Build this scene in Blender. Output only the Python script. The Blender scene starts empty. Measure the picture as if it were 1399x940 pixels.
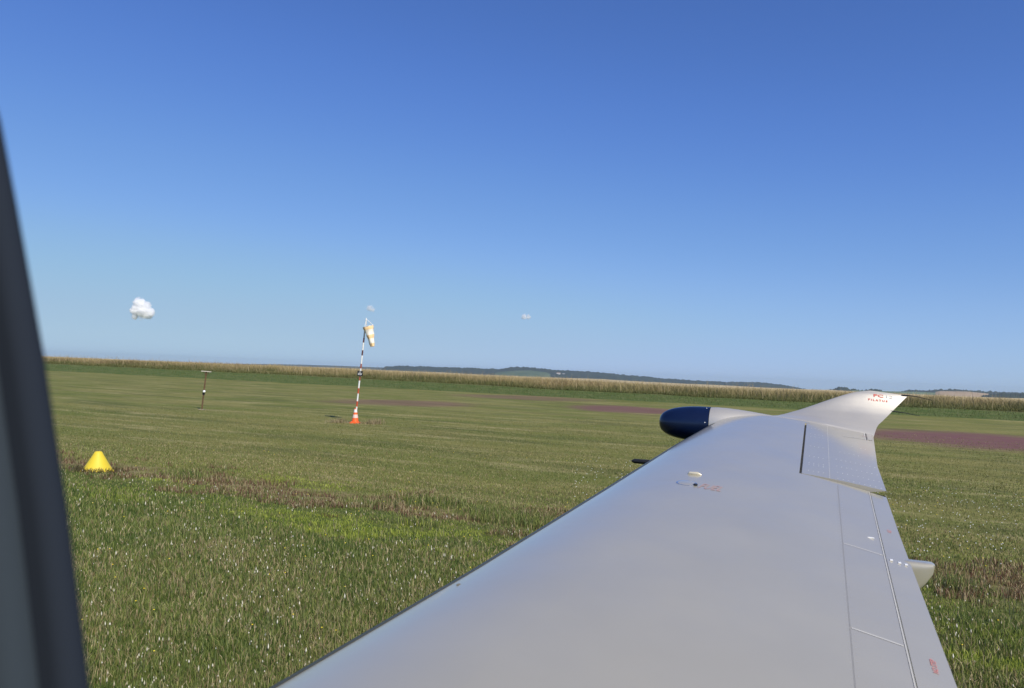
import bpy, bmesh, math, random
import numpy as np
from mathutils import Matrix, Vector
R = math.radians
random.seed(7); rng = np.random.default_rng(11)
SC = bpy.context.scene
COL = SC.collection

# ------------------------------------------------------------------ camera
F = 1040.0; EYE = 2.4
pitch = R(2.17); roll = R(2.17)
fw = np.array([0, math.cos(pitch), math.sin(pitch)])
up0 = np.array([0, -math.sin(pitch), math.cos(pitch)]); rt0 = np.array([1.0, 0, 0])
rt = rt0*math.cos(roll)+up0*math.sin(roll)
up = up0*math.cos(roll)-rt0*math.sin(roll)
CAM = np.array([0, 0, EYE])
cd = bpy.data.cameras.new("camera"); cam = bpy.data.objects.new("camera", cd); COL.objects.link(cam)
cam.matrix_world = Matrix(((rt[0], up[0], -fw[0], 0), (rt[1], up[1], -fw[1], 0), (rt[2], up[2], -fw[2], EYE), (0, 0, 0, 1)))
cd.sensor_width = 36; cd.sensor_fit = 'HORIZONTAL'; cd.lens = 36*F/1399
cd.clip_start = 0.02; cd.clip_end = 60000
cd.dof.use_dof = True; cd.dof.focus_distance = 14; cd.dof.aperture_fstop = 6.5
SC.camera = cam

# ------------------------------------------------------------------ world, sun, exposure
SUN_AZ = R(149); SUN_EL = R(41)           # azimuth clockwise from +Y
w = bpy.data.worlds.new("World"); SC.world = w; w.use_nodes = True
nt = w.node_tree; bg = nt.nodes['Background']
sky = nt.nodes.new('ShaderNodeTexSky'); sky.sky_type = 'NISHITA'; sky.sun_disc = False
sky.sun_elevation = SUN_EL; sky.sun_rotation = SUN_AZ
sky.altitude = 1000; sky.air_density = 1.0; sky.dust_density = 0.0; sky.ozone_density = 6.0
# one tone curve for the whole sky: deeper blue overhead, softer towards the horizon
lin = lambda c: ((c/255+.055)/1.055)**2.4 if c > 10 else c/255/12.92
s0 = nt.nodes.new('ShaderNodeVectorMath'); s0.operation = 'SCALE'; s0.inputs['Scale'].default_value = .1
s1 = nt.nodes.new('ShaderNodeVectorMath'); s1.operation = 'SCALE'; s1.inputs['Scale'].default_value = 10
cv = nt.nodes.new('ShaderNodeRGBCurve'); cv.mapping.use_clip = False; cv.mapping.extend = 'EXTRAPOLATED'
SKYPTS = [((82, 77), (94, 90), (119, 117), (155, 147), (216, 169), (237, 174)),
          ((113, 116), (129, 133), (160, 162), (198, 187), (238, 197), (243, 199)),
          ((159, 190), (178, 209), (208, 225), (225, 231), (235, 228))]
for ci, pts_ in enumerate(SKYPTS):
    c_ = cv.mapping.curves[ci]
    for k_, (a_, b_) in enumerate(pts_):
        if k_ < len(pts_)-1: c_.points.new(lin(a_), lin(b_))
    c_.points[-1].location = (lin(pts_[-1][0]), lin(pts_[-1][1]))
    for p_ in c_.points: p_.handle_type = 'AUTO_CLAMPED'
cv.mapping.update()
nt.links.new(sky.outputs[0], s0.inputs[0]); nt.links.new(s0.outputs[0], cv.inputs['Color']); nt.links.new(cv.outputs[0], s1.inputs[0])
nt.links.new(s1.outputs[0], bg.inputs[0]); bg.inputs[1].default_value = 0.1
sd = bpy.data.lights.new("sun", 'SUN'); sd.energy = 5.0; sd.angle = R(0.53); sd.color = (1.0, 0.94, 0.83)
so = bpy.data.objects.new("sun", sd); COL.objects.link(so)
sdir = Vector((math.sin(SUN_AZ)*math.cos(SUN_EL), math.cos(SUN_AZ)*math.cos(SUN_EL), math.sin(SUN_EL)))
so.rotation_euler = sdir.to_track_quat('Z', 'Y').to_euler(); so.location = (30, -40, 60)
SC.view_settings.view_transform = 'Standard'; SC.view_settings.look = 'None'
SC.view_settings.exposure = 0.0; SC.view_settings.gamma = 1.0
SC.render.engine = 'CYCLES'
SC.cycles.volume_bounces = 12; SC.cycles.max_bounces = 14

# ------------------------------------------------------------------ helpers
def at(x, y, depth):
    """world point on the sight line through a photo pixel, at a forward distance"""
    d = fw+rt*(x-699.5)/F-up*(y-470)/F
    return CAM+d*(depth/d[1])
def on_ground(x, y, z=0.0):
    d = fw+rt*(x-699.5)/F-up*(y-470)/F
    return CAM+d*((z-EYE)/d[2])

def tag(o, label=None, cat=None, group=None, kind=None):
    if label: o['label'] = label
    if cat: o['category'] = cat
    if group: o['group'] = group
    if kind: o['kind'] = kind
    return o
def empty(name, loc, rot=(0, 0, 0)):
    o = bpy.data.objects.new(name, None); COL.objects.link(o); o.location = loc; o.rotation_euler = rot
    o.empty_display_size = 0.1
    return o
def mesh_obj(name, verts, faces, m, parent=None, smooth=None, local=None):
    me = bpy.data.meshes.new(name)
    v = [tuple(p) for p in verts]
    me.from_pydata(v, [], faces); me.validate()
    if isinstance(m, (list, tuple)):
        for k in m: me.materials.append(k)
    else: me.materials.append(m)
    if smooth:
        me.polygons.foreach_set('use_smooth', [True]*len(me.polygons))
        me.set_sharp_from_angle(angle=R(smooth))
    me.update()
    o = bpy.data.objects.new(name, me); COL.objects.link(o)
    if parent is not None:
        o.parent = parent
        if local is None:   # verts were given in world coordinates
            o.matrix_parent_inverse = Matrix.Identity(4)
            inv = Matrix.LocRotScale(parent_world(parent)[0], parent_world(parent)[1], None).inverted()
            me.transform(inv)
    return o
def parent_world(p):
    loc = Vector((0, 0, 0)); rot = None
    if p.parent is None: return p.location.copy(), p.rotation_euler.copy()
    return parent_world(p.parent)     # parts carry no transform of their own

class MB:
    def __init__(s): s.v = []; s.f = []
    def add(s, v, f):
        n = len(s.v); s.v += [tuple(map(float, p)) for p in v]; s.f += [tuple(i+n for i in q) for q in f]
    def rings(s, rings, close=True, cap0=True, cap1=True):
        n = len(rings[0]); v = [p for r_ in rings for p in r_]; f = []
        for i in range(len(rings)-1):
            for j in range(n if close else n-1):
                k = (j+1) % n
                f.append((i*n+j, i*n+k, (i+1)*n+k, (i+1)*n+j))
        if cap0: f.append(tuple(range(n))[::-1])
        if cap1: f.append(tuple((len(rings)-1)*n+j for j in range(n)))
        s.add(v, f)
    def tube(s, pts, radii, n=14, cap=True):
        pts = [np.array(p, float) for p in pts]
        if np.isscalar(radii): radii = [radii]*len(pts)
        rs = []
        t0 = pts[1]-pts[0]; a = np.cross(t0, [0.31, 0.17, 0.9]) 
        if np.linalg.norm(a) < 1e-6: a = np.cross(t0, [1, 0, 0])
        for i, p in enumerate(pts):
            t = pts[min(i+1, len(pts)-1)]-pts[max(i-1, 0)]; t = t/np.linalg.norm(t)
            a = a-t*(a@t); a = a/np.linalg.norm(a); b = np.cross(t, a)
            rs.append([p+radii[i]*(math.cos(q)*a+math.sin(q)*b) for q in np.linspace(0, 2*math.pi, n, endpoint=False)])
        s.rings(rs, cap0=cap, cap1=cap)
    def box(s, c, ex, ey, ez):
        c = np.array(c, float); ex, ey, ez = (np.array(e, float) for e in (ex, ey, ez))
        v = [c+a*ex+b*ey+d*ez for d in (-.5, .5) for b in (-.5, .5) for a in (-.5, .5)]
        s.add(v, [(0, 2, 3, 1), (4, 5, 7, 6), (0, 1, 5, 4), (2, 6, 7, 3), (0, 4, 6, 2), (1, 3, 7, 5)])
    def build(s, name, m, parent=None, smooth=35): return mesh_obj(name, s.v, s.f, m, parent, smooth)

def mat(name, col=(.5, .5, .5), rough=.6, metal=0.0, coat=0.0, noise=None, spec=.5, bump=None):
    """noise = (scale, amount, second colour) in object space"""
    m = bpy.data.materials.new(name); m.use_nodes = True; n = m.node_tree.nodes; l = m.node_tree.links
    b = n['Principled BSDF']
    b.inputs['Base Color'].default_value = (*col, 1); b.inputs['Roughness'].default_value = rough
    b.inputs['Metallic'].default_value = metal; b.inputs['Coat Weight'].default_value = coat
    b.inputs['Coat Roughness'].default_value = .08; b.inputs['Specular IOR Level'].default_value = spec
    tc = n.new('ShaderNodeTexCoord')
    if noise:
        t = n.new('ShaderNodeTexNoise'); t.inputs['Scale'].default_value = noise[0]; t.inputs['Detail'].default_value = 6
        l.new(tc.outputs['Object'], t.inputs['Vector'])
        r = n.new('ShaderNodeValToRGB'); r.color_ramp.elements[0].position = .5-noise[1]; r.color_ramp.elements[1].position = .5+noise[1]
        r.color_ramp.elements[0].color = (*col, 1); r.color_ramp.elements[1].color = (*noise[2], 1)
        l.new(t.outputs[0], r.inputs[0]); l.new(r.outputs[0], b.inputs['Base Color'])
    if bump:
        t = n.new('ShaderNodeTexNoise'); t.inputs['Scale'].default_value = bump[0]; t.inputs['Detail'].default_value = 8
        l.new(tc.outputs['Object'], t.inputs['Vector'])
        bp = n.new('ShaderNodeBump'); bp.inputs['Strength'].default_value = bump[1]; bp.inputs['Distance'].default_value = bump[2]
        l.new(t.outputs[0], bp.inputs['Height']); l.new(bp.outputs[0], b.inputs['Normal'])
    return m
def attr_mat(name, rough=.6, trans=.25):
    m = bpy.data.materials.new(name); m.use_nodes = True; n = m.node_tree.nodes; l = m.node_tree.links
    n.remove(n['Principled BSDF'])
    a = n.new('ShaderNodeAttribute'); a.attribute_name = 'col'
    d = n.new('ShaderNodeBsdfDiffuse'); t = n.new('ShaderNodeBsdfTranslucent'); x = n.new('ShaderNodeMixShader')
    g = n.new('ShaderNodeBsdfGlossy'); g.inputs['Roughness'].default_value = rough; g.inputs['Color'].default_value = (.8, .8, .8, 1)
    y = n.new('ShaderNodeMixShader'); y.inputs[0].default_value = .03
    x.inputs[0].default_value = trans
    l.new(a.outputs['Color'], d.inputs[0]); l.new(a.outputs['Color'], t.inputs[0])
    l.new(d.outputs[0], x.inputs[1]); l.new(t.outputs[0], x.inputs[2])
    l.new(x.outputs[0], y.inputs[1]); l.new(g.outputs[0], y.inputs[2])
    l.new(y.outputs[0], n['Material Output'].inputs[0])
    return m
def fast_mesh(name, V, tris, col, m, quads=None):
    """numpy arrays straight into a mesh; col is per vertex"""
    me = bpy.data.meshes.new(name)
    faces = tris
    nl = tris.size + (quads.size if quads is not None else 0)
    me.vertices.add(len(V)); me.vertices.foreach_set('co', V.astype(np.float32).ravel())
    me.loops.add(nl)
    idx = tris.ravel(); starts = np.arange(0, tris.size, 3)
    if quads is not None:
        idx = np.concatenate([idx, quads.ravel()]); starts = np.concatenate([starts, tris.size+np.arange(0, quads.size, 4)])
    me.loops.foreach_set('vertex_index', idx.astype(np.int32))
    me.polygons.add(len(starts)); me.polygons.foreach_set('loop_start', starts.astype(np.int32))
    me.update(calc_edges=True)
    a = me.color_attributes.new('col', 'FLOAT_COLOR', 'POINT')
    c4 = np.ones((len(V), 4), np.float32); c4[:, :3] = col; a.data.foreach_set('color', c4.ravel())
    me.materials.append(m)
    o = bpy.data.objects.new(name, me); COL.objects.link(o)
    return o
_perm = rng.random((256, 256))
def vnoise(x, y):
    xi = np.floor(x).astype(int); yi = np.floor(y).astype(int); fx = x-xi; fy = y-yi
    fx = fx*fx*(3-2*fx); fy = fy*fy*(3-2*fy)
    g = lambda a, b: _perm[a & 255, b & 255]
    return (g(xi, yi)*(1-fx)+g(xi+1, yi)*fx)*(1-fy)+(g(xi, yi+1)*(1-fx)+g(xi+1, yi+1)*fx)*fy
def fbm(x, y, o=4):
    s = 0; a = .5; t = 0
    for k in range(o): s = s+a*vnoise(x*2**k+17.3*k, y*2**k+5.1*k); t += a; a *= .5
    return s/t

# runway frame: v runs across the airfield (away from the aeroplane), r along it
NX, NY = .44, .898
def vr(X, Y): return X*NX+Y*NY, X*NY-Y*NX
def xy(v, r_): return v*NX+r_*NY, v*NY-r_*NX
def prof(v):
    """height of the land across the airfield"""
    return np.interp(v, [-1e5, 73, 83, 96, 140, 200, 380, 900, 2500, 6000, 1e5], [0, 0, .62, .82, .76, -1.0, -9, -40, -120, -160, -160])
def land(X, Y):
    v, r_ = vr(X, Y)
    z = prof(v)
    z = z+.38*np.clip((-r_-20)/60, 0, 1)*np.clip((v-74)/10, 0, 1)*np.clip((900-v)/500, 0, 1)
    z = z-.30*np.clip((r_-5)/45, 0, 1)*np.clip((v-76)/8, 0, 1)*np.clip((900-v)/500, 0, 1)
    near = np.clip((75-v)/30, 0, 1)*np.clip((v+200)/100, 0, 1)
    z = z+near*.05*(fbm(X*.25, Y*.25)-.5)*np.clip((np.abs(v-11.4)+1)/3, .3, 1)
    z = z-.07*np.exp(-((v-11.35)/.5)**2)
    return z

# ------------------------------------------------------------------ ground
def ground_material():
    m = bpy.data.materials.new("mown_airfield_turf"); m.use_nodes = True; n = m.node_tree.nodes; l = m.node_tree.links
    b = n['Principled BSDF']; b.inputs['Roughness'].default_value = .95; b.inputs['Specular IOR Level'].default_value = .1
    geo = n.new('ShaderNodeNewGeometry')
    def dot(a, off=0.0):
        d = n.new('ShaderNodeVectorMath'); d.operation = 'DOT_PRODUCT'; d.inputs[1].default_value = a; l.new(geo.outputs['Position'], d.inputs[0])
        return d.outputs['Value']
    V = dot((NX, NY, 0)); U = dot((NY, -NX, 0))
    def comb(a, b_, sa, sb):
        ma = n.new('ShaderNodeMath'); ma.operation = 'MULTIPLY'; ma.inputs[1].default_value = sa; l.new(a, ma.inputs[0])
        mb = n.new('ShaderNodeMath'); mb.operation = 'MULTIPLY'; mb.inputs[1].default_value = sb; l.new(b_, mb.inputs[0])
        c = n.new('ShaderNodeCombineXYZ'); l.new(ma.outputs[0], c.inputs[0]); l.new(mb.outputs[0], c.inputs[1]); return c.outputs[0]
    def noise(vec, s, det=6, rough=.6):
        t = n.new('ShaderNodeTexNoise'); t.inputs['Scale'].default_value = s; t.inputs['Detail'].default_value = det; t.inputs['Roughness'].default_value = rough
        l.new(vec, t.inputs['Vector']); return t.outputs[0]
    def mathn(op, a, b_=None, c=None):
        q = n.new('ShaderNodeMath'); q.operation = op
        for i, z in enumerate((a, b_, c)):
            if z is None: continue
            if isinstance(z, (int, float)): q.inputs[i].default_value = z
            else: l.new(z, q.inputs[i])
        return q.outputs[0]
    def mapr(x, a, b_, c=0.0, d=1.0, smooth=True):
        q = n.new('ShaderNodeMapRange'); q.interpolation_type = 'SMOOTHSTEP' if smooth else 'LINEAR'
        l.new(x, q.inputs['Value'])
        for i, z in zip(('From Min', 'From Max', 'To Min', 'To Max'), (a, b_, c, d)): q.inputs[i].default_value = z
        return q.outputs[0]
    def mix(f, a, b_):
        q = n.new('ShaderNodeMix'); q.data_type = 'RGBA'
        l.new(f, q.inputs['Factor'])
        for i, z in ((6, a), (7, b_)):
            if isinstance(z, tuple): q.inputs[i].default_value = (*z, 1)
            else: l.new(z, q.inputs[i])
        return q.outputs[2]
    lawn_v = comb(U, V, 1, 2.2)
    base = mix(mapr(noise(lawn_v, .12, 8, .65), .36, .64), (.135, .155, .034), (.22, .20, .065))
    base = mix(mapr(noise(comb(U, V, .10, .5), 1.0, 8, .7), .48, .64, 0, .6), base, (.075, .085, .028))
    base = mix(mapr(noise(comb(U, V, .12, .8), 1.3, 8, .7), .50, .68, 0, .85), base, (.35, .30, .14))
    base = mix(mapr(noise(lawn_v, 2.2, 6, .7), .42, .62, 0, .4), base, (.08, .10, .024))
    base = mix(mapr(noise(lawn_v, 9, 4, .7), .52, .68, 0, .5), base, (.28, .26, .11))
    # longer green meadow near the aeroplane
    near = mapr(mathn('ADD', V, mathn('MULTIPLY', noise(lawn_v, .35), 5)), 15.5, 11.5)
    base = mix(near, base, mix(mapr(noise(lawn_v, .9), .4, .6), (.05, .08, .015), (.09, .11, .025)))
    # dry rut
    rn = mathn('ADD', V, mathn('MULTIPLY', mathn('SUBTRACT', noise(lawn_v, .8), .5), 1.4))
    rut = mathn('MULTIPLY', mapr(rn, 10.6, 11.0), mapr(rn, 12.1, 11.6))
    base = mix(mathn('MULTIPLY', rut, .8), base, mix(mapr(noise(lawn_v, 1.4), .4, .62), (.13, .09, .045), (.26, .21, .11)))
    # purple-red bare patches
    wob = mathn('MULTIPLY', mathn('SUBTRACT', noise(comb(U, V, .12, 1.6), 1.0, 5), .5), 1.0)
    wob2 = mathn('MULTIPLY', mathn('SUBTRACT', noise(comb(U, V, .25, 2.5), 1.0, 8, .7), .5), 3.2)
    for (cx_, cy_, ax, ay, sx, sy, k) in PATCHES:
        d1 = dot((ax, ay, 0)); d2 = dot((-ay, ax, 0))
        a0 = cx_*ax+cy_*ay; b0 = -cx_*ay+cy_*ax
        e1 = mathn('DIVIDE', mathn('SUBTRACT', d1, a0), sx); e2 = mathn('DIVIDE', mathn('SUBTRACT', d2, b0), sy)
        rr = mathn('ADD', mathn('POWER', mathn('ABSOLUTE', e1), 2.0), mathn('POWER', mathn('ABSOLUTE', e2), 2.0))
        rr = mathn('ADD', rr, mathn('ADD', wob, wob2))
        base = mix(mapr(rr, 1.35, .35, 0, k), base, mix(mapr(noise(comb(U, V, .4, 3), 1.0, 6), .4, .6), (.16, .066, .08), (.17, .10, .08)))
    # green verge on the bank, then the foot of the crop
    edge = mathn('ADD', V, mathn('MULTIPLY', mathn('SUBTRACT', noise(lawn_v, .3), .5), 1.2))
    base = mix(mapr(edge, 73.6, 74.2), base, mix(mapr(noise(comb(U, V, 1, 2), .5, 6, .7), .4, .62), (.07, .105, .025), (.12, .14, .045)))
    base = mix(mapr(V, 82, 84), base, (.16, .13, .07))
    base = mix(mapr(V, 380, 700), base, (.1, .13, .05))
    l.new(base, b.inputs['Base Color'])
    bp = n.new('ShaderNodeBump'); bp.inputs['Strength'].default_value = .5; bp.inputs['Distance'].default_value = .03
    l.new(noise(geo.outputs['Position'], 14, 6, .7), bp.inputs['Height']); l.new(bp.outputs[0], b.inputs['Normal'])
    return m
def patch_from(px0, px1, k, wscale=1.0):
    """an ellipse on the ground through two photo points on its axis, and its half depth"""
    a = on_ground(*px0[:2]); b = on_ground(*px1[:2]); c = (a+b)/2; d = b-a; L = np.linalg.norm(d[:2]); d = d/L
    dist = np.hypot(c[0], c[1]); hy = px0[2]*dist*dist/F/EYE
    return (c[0], c[1], d[0], d[1], L/2, hy, k)
PATCHES = [patch_from((440, 548.5, 4), (650, 552, 0), .6), patch_from((775, 556, 5), (935, 562, 0), .85),
           patch_from((1150, 590, 9), (1560, 614, 0), .95), patch_from((620, 539, 3), (820, 548, 0), .5)]
def build_ground():
    a = np.concatenate([np.arange(-60, 120, 1.5), ]); far = np.array([130, 150, 180, 230, 300, 400, 600, 900, 1500, 2500, 4500, 8000, 14000, 22000])
    rr = np.concatenate([-far[::-1], np.arange(-120, 120.1, 2.0), far])
    vv = np.concatenate([[-22000, -9000, -3000, -1000, -300, -120, -70], np.arange(-40, 0, 4), np.arange(0, 20, .4), np.arange(20, 100, 1.5), [102, 110, 130, 200, 300, 380, 500, 700, 900, 1400, 2500, 4500, 8000, 14000, 22000]])
    RR, VV = np.meshgrid(rr, vv); X, Y = xy(VV, RR)
    Zg = land(X, Y)
    P = np.stack([X, Y, Zg], -1).reshape(-1, 3); n = len(rr)
    f = [(i*n+j, i*n+j+1, (i+1)*n+j+1, (i+1)*n+j) for i in range(len(vv)-1) for j in range(n-1)]
    o = mesh_obj("ground", P, f, ground_material(), None, 60)
    tag(o, "mown grass airfield with dry streaks and a brown rut, rising to a green bank", None, None, 'structure')
build_ground()

# ------------------------------------------------------------------ aeroplane
TH = R(22); U3 = np.array([math.sin(TH), math.cos(TH), 0]); C3 = np.array([math.cos(TH), -math.sin(TH), 0]); Z3 = np.array([0, 0, 1.0])
KS = [0.2, 1.5, 3, 4.5, 6, 7.2, 7.7]
KLE = [-1.83, -1.642, -1.425, -1.240, -1.065, -.895, -.80]; KTE = [.49, .464, .440, .412, .398, .44, .505]
def le(s): return np.interp(s, KS, KLE)
def te(s): return np.interp(s, KS, KTE)
def yt(x, T=.14): return 5*T*(.2969*np.sqrt(x)-.126*x-.3516*x**2+.2843*x**3-.1036*x**4)
def yc(x, m=.02, p=.35): return np.where(x < p, m/p**2*(2*p*x-x*x), m/(1-p)**2*(1-2*p+2*p*x-x*x))
def WS(s, x, side=1, off=0.0):
    """wing surface: span station, chord fraction -> world"""
    s = np.asarray(s, float); x = np.clip(np.asarray(x, float), 0, 1)
    a = le(s); c = te(s)-a
    z = -.47+(s-7)*.1228+.02*(1-x)*c+c*(yc(x)+side*yt(x))+off
    return CAM+s[..., None]*U3+(a+c*x)[..., None]*C3+z[..., None]*Z3
def xc(s, c): return (c-le(s))/(te(s)-le(s))
def W(c3, s, z): return CAM+s*U3+c3*C3+z*Z3        # aircraft axes: aft, outboard, up from the eye

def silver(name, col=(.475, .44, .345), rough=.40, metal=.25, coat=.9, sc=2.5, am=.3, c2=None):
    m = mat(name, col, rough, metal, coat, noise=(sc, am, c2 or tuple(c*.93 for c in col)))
    n = m.node_tree.nodes; l = m.node_tree.links; b = n['Principled BSDF']
    tc = n.new('ShaderNodeTexCoord'); t = n.new('ShaderNodeTexNoise'); t.inputs['Scale'].default_value = 3.5; t.inputs['Detail'].default_value = 7
    r_ = n.new('ShaderNodeMapRange'); r_.inputs['From Min'].default_value = .3; r_.inputs['From Max'].default_value = .7
    r_.inputs['To Min'].default_value = rough-.05; r_.inputs['To Max'].default_value = rough+.07
    l.new(tc.outputs['Object'], t.inputs['Vector']); l.new(t.outputs[0], r_.inputs['Value']); l.new(r_.outputs[0], b.inputs['Roughness'])
    b.inputs['Coat Roughness'].default_value = .14; b.inputs['Coat IOR'].default_value = 1.6
    t2 = n.new('ShaderNodeTexNoise'); t2.inputs['Scale'].default_value = 1.6; t2.inputs['Detail'].default_value = 3; l.new(tc.outputs['Object'], t2.inputs['Vector'])
    bp = n.new('ShaderNodeBump'); bp.inputs['Strength'].default_value = .35; bp.inputs['Distance'].default_value = .006
    l.new(t2.outputs[0], bp.inputs['Height']); l.new(bp.outputs[0], b.inputs['Normal']); l.new(bp.outputs[0], b.inputs['Coat Normal'])
    return m
M = dict(
    silver=silver('silver_wing_paint'),
    panel=silver('silver_panel_paint', (.465, .43, .34)),
    bright=silver('silver_sunlit_paint', (.66, .61, .52), .42, .55, .2),  # lighter copy of the silver: sunlit brightness put into the base colour
    seam=mat('pale_seam_and_lit_edge', (.52, .50, .45), .5), step=mat('panel_step', (.28, .27, .25), .6),
    gap=mat('dark_gap', (.14, .13, .10), .8, noise=(9, .2, (.20, .185, .14))),
    rivet=mat('bare_rivet_metal', (.92, .91, .88), .4),
    boot=mat('black_rubber_boot', (.045, .043, .032), .45, bump=(60, .1, .002)),
    navy=mat('navy_gloss_paint', (.002, .005, .024), .3, 0, .25, noise=(5, .3, (.004, .011, .045))),
    black=mat('black_metal', (.015, .014, .014), .45),
    wick=mat('black_wick', (.012, .012, .012), .6),
    red=mat('red_stencil_paint', (.62, .13, .09), .5), faded=mat('faded_red_stencil', (.42, .27, .25), .5), stencil=mat('worn_red_stencil', (.55, .2, .16), .5),
    greyt=mat('grey_lettering_paint', (.45, .44, .43), .5),
    cove=mat('beige_primer', (.34, .32, .27), .6, noise=(8, .25, (.28, .265, .22))),
)
air = empty('aeroplane', tuple(W(0, -.6, -EYE)), (0, 0, 0))
tag(air, 'silver low-wing aeroplane whose long wing with navy radar pod and winglet fills the lower right', 'aeroplane')

def cosx(n, a=0.0, b=1.0):
    t = (1-np.cos(np.linspace(0, math.pi, n)))/2
    return a+(b-a)*t
def loft_wing(mb, s0, s1, ns, x0f, x1f, rot=0.0, nx=46, ax=None):
    """closed loft between chord fractions x0(s)..x1(s)"""
    rings = []
    for s in np.linspace(s0, s1, ns):
        a, b = x0f(s), x1f(s)
        xs = a+(b-a)*cosx(nx) if a > 0 else b*(cosx(nx)**1.15)
        upper = WS(np.full(nx, s), xs, 1); lower = WS(np.full(nx, s), xs, -1)
        ring = np.concatenate([upper, lower[::-1][1:-1] if a <= 0 else lower[::-1]])
        if rot:
            h = (upper[0]+lower[0])/2; d = ring-h
            cc = d@C3; zz = d@Z3; q = rot
            ring = h+(d@U3)[:, None]*U3+(cc*math.cos(q)-zz*math.sin(q))[:, None]*C3+(zz*math.cos(q)+cc*math.sin(q))[:, None]*Z3
        rings.append(list(ring))
    mb.rings(rings)
HC = -.09                                   # hinge line of the aileron, aft of the eye
FC = .312                                   # front edge of the flap
mb = MB()
zero = lambda s: 0.0
loft_wing(mb, .25, 5.29, 60, zero, lambda s: xc(s, FC))
loft_wing(mb, 5.29, 7.2, 26, zero, lambda s: xc(s, HC-.013))
loft_wing(mb, 7.2, 7.26, 3, zero, lambda s: 1.0)
wing = mb.build('wing', M['silver'], air, 40)
mb = MB(); loft_wing(mb, .9, 5.275, 50, lambda s: xc(s, FC+.0025), lambda s: 1.0, nx=14)
flap = mb.build('flap', M['panel'], air, 40)
mb = MB(); loft_wing(mb, 5.305, 7.185, 24, lambda s: xc(s, HC+.006), lambda s: 1.0, rot=R(3.6), nx=24)
ail = mb.build('aileron', M['panel'], air, 40)
def AIL(s, c, off=0.0):
    """point on the raised aileron's upper skin"""
    p = WS(s, xc(s, c)); x0 = xc(s, HC+.006); h = (WS(s, x0)+WS(s, x0, -1))/2; d = p-h; q = R(3.6)
    cc = d@C3; zz = d@Z3
    return h+(d@U3)*U3+(cc*math.cos(q)-zz*math.sin(q))*C3+(zz*math.cos(q)+cc*math.sin(q)+off)*Z3
# cove behind the hinge and the primed end of the flap bay
mb = MB()
rr = []
for s in np.linspace(5.292, 7.198, 12):
    a = WS(s, xc(s, HC-.015), -1); b = WS(s, xc(s, HC-.015), 1); rr.append([a+C3*.004, b*.86+a*.14+C3*.004, b*.86+a*.14+C3*.018, a+C3*.018])
mb.rings(rr); mb.build('hinge_cove', M['gap'], air)
mb = MB()
n_ = 14; cs = np.linspace(HC+.02, te(5.28)-.004, n_)
ringA = [WS(5.291, xc(5.291, c), 1)-Z3*.003 for c in cs]+[WS(5.291, xc(5.291, c), -1)+Z3*.003 for c in cs[::-1]]
mb.rings([ringA, [p+U3*.006 for p in ringA]]); mb.build('bay_end_rib', M['cove'], air)
mb = MB()
ringA = [AIL(5.303, c, -.002) for c in cs]+[AIL(5.303, c)*0+WS(5.303, xc(5.303, c), -1)+Z3*(.003+(c-HC)*.055) for c in cs[::-1]]
mb.rings([ringA, [p-U3*.003 for p in ringA]]); mb.build('aileron_end_rib', M['cove'], ail)

def patch(name, s0, s1, c0, c1, m, parent, off=.0012, ns=24, nc=8, f=None):
    """sheet laid proud on the upper skin, with a skirt"""
    f = f or (lambda s, c, o: WS(s, xc(s, c), 1, o))
    S_ = np.linspace(s0, s1, ns); Cc = np.linspace(0, 1, nc); v = []
    for s in S_:
        a = c0(s) if callable(c0) else c0; b = c1(s) if callable(c1) else c1
        for q in Cc: v.append(f(s, a+(b-a)*q, off))
    fc = [(i*nc+j, i*nc+j+1, (i+1)*nc+j+1, (i+1)*nc+j) for i in range(ns-1) for j in range(nc-1)]
    loop = [i*nc for i in range(ns)]+[(ns-1)*nc+j for j in range(1, nc)]+[i*nc+nc-1 for i in range(ns-2, -1, -1)]+[j for j in range(nc-2, 0, -1)]
    k = len(v); v += [v[i]-Z3*(off+.0008) for i in loop]
    L = len(loop); fc += [(loop[i], loop[(i+1) % L], k+(i+1) % L, k+i) for i in range(L)]
    return mesh_obj(name, v, fc, m, parent, 50)
def seam(s0, s1, c0, c1, wd, m, parent, off=.0022, name='seam', f=None, n=24):
    """thin strip from (s0,c0) to (s1,c1)"""
    along = abs(s1-s0) > abs(c1-c0)
    if along:
        g = lambda s: c0+(c1-c0)*(s-s0)/(s1-s0)
        return patch(name, s0, s1, lambda s: g(s)-wd/2, lambda s: g(s)+wd/2, m, parent, off, n, 2, f)
    v = []; fc = []
    ff = f or (lambda s, c, o: WS(s, xc(s, c), 1, o))
    for i in range(n):
        t = i/(n-1); s = s0+(s1-s0)*t; c = c0+(c1-c0)*t
        v += [ff(s-wd/2, c, off), ff(s+wd/2, c, off)]
    fc = [(2*i, 2*i+1, 2*i+3, 2*i+2) for i in range(n-1)]
    return mesh_obj(name, v, fc, m, parent, 50)
# skin panels between rear spar and flap
for a, b in ((1.2, 3.072), (3.084, 4.058), (4.07, 5.27)):
    patch('skin_panel', a, b, .1265, .3025, M['panel'], wing, .0012)
seam(1.2, 5.27, .3062, .3062, .0032, M['seam'], wing, .0026, n=60)  # pale strip paints in the lit edge of the flap gap
seam(3.078, 3.078, .13, .30, .009, M['seam'], wing); seam(4.064, 4.064, .13, .30, .009, M['seam'], wing)
seam(1.2, 5.2, .1245, .1245, .0026, M['step'], wing, .0009, n=60)
patch('leading_skin', 1.0, 5.27, lambda s: le(s)+.33*(te(s)-le(s)), lambda s: .1225, M['silver'], wing, .0006, 60, 20)

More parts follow.
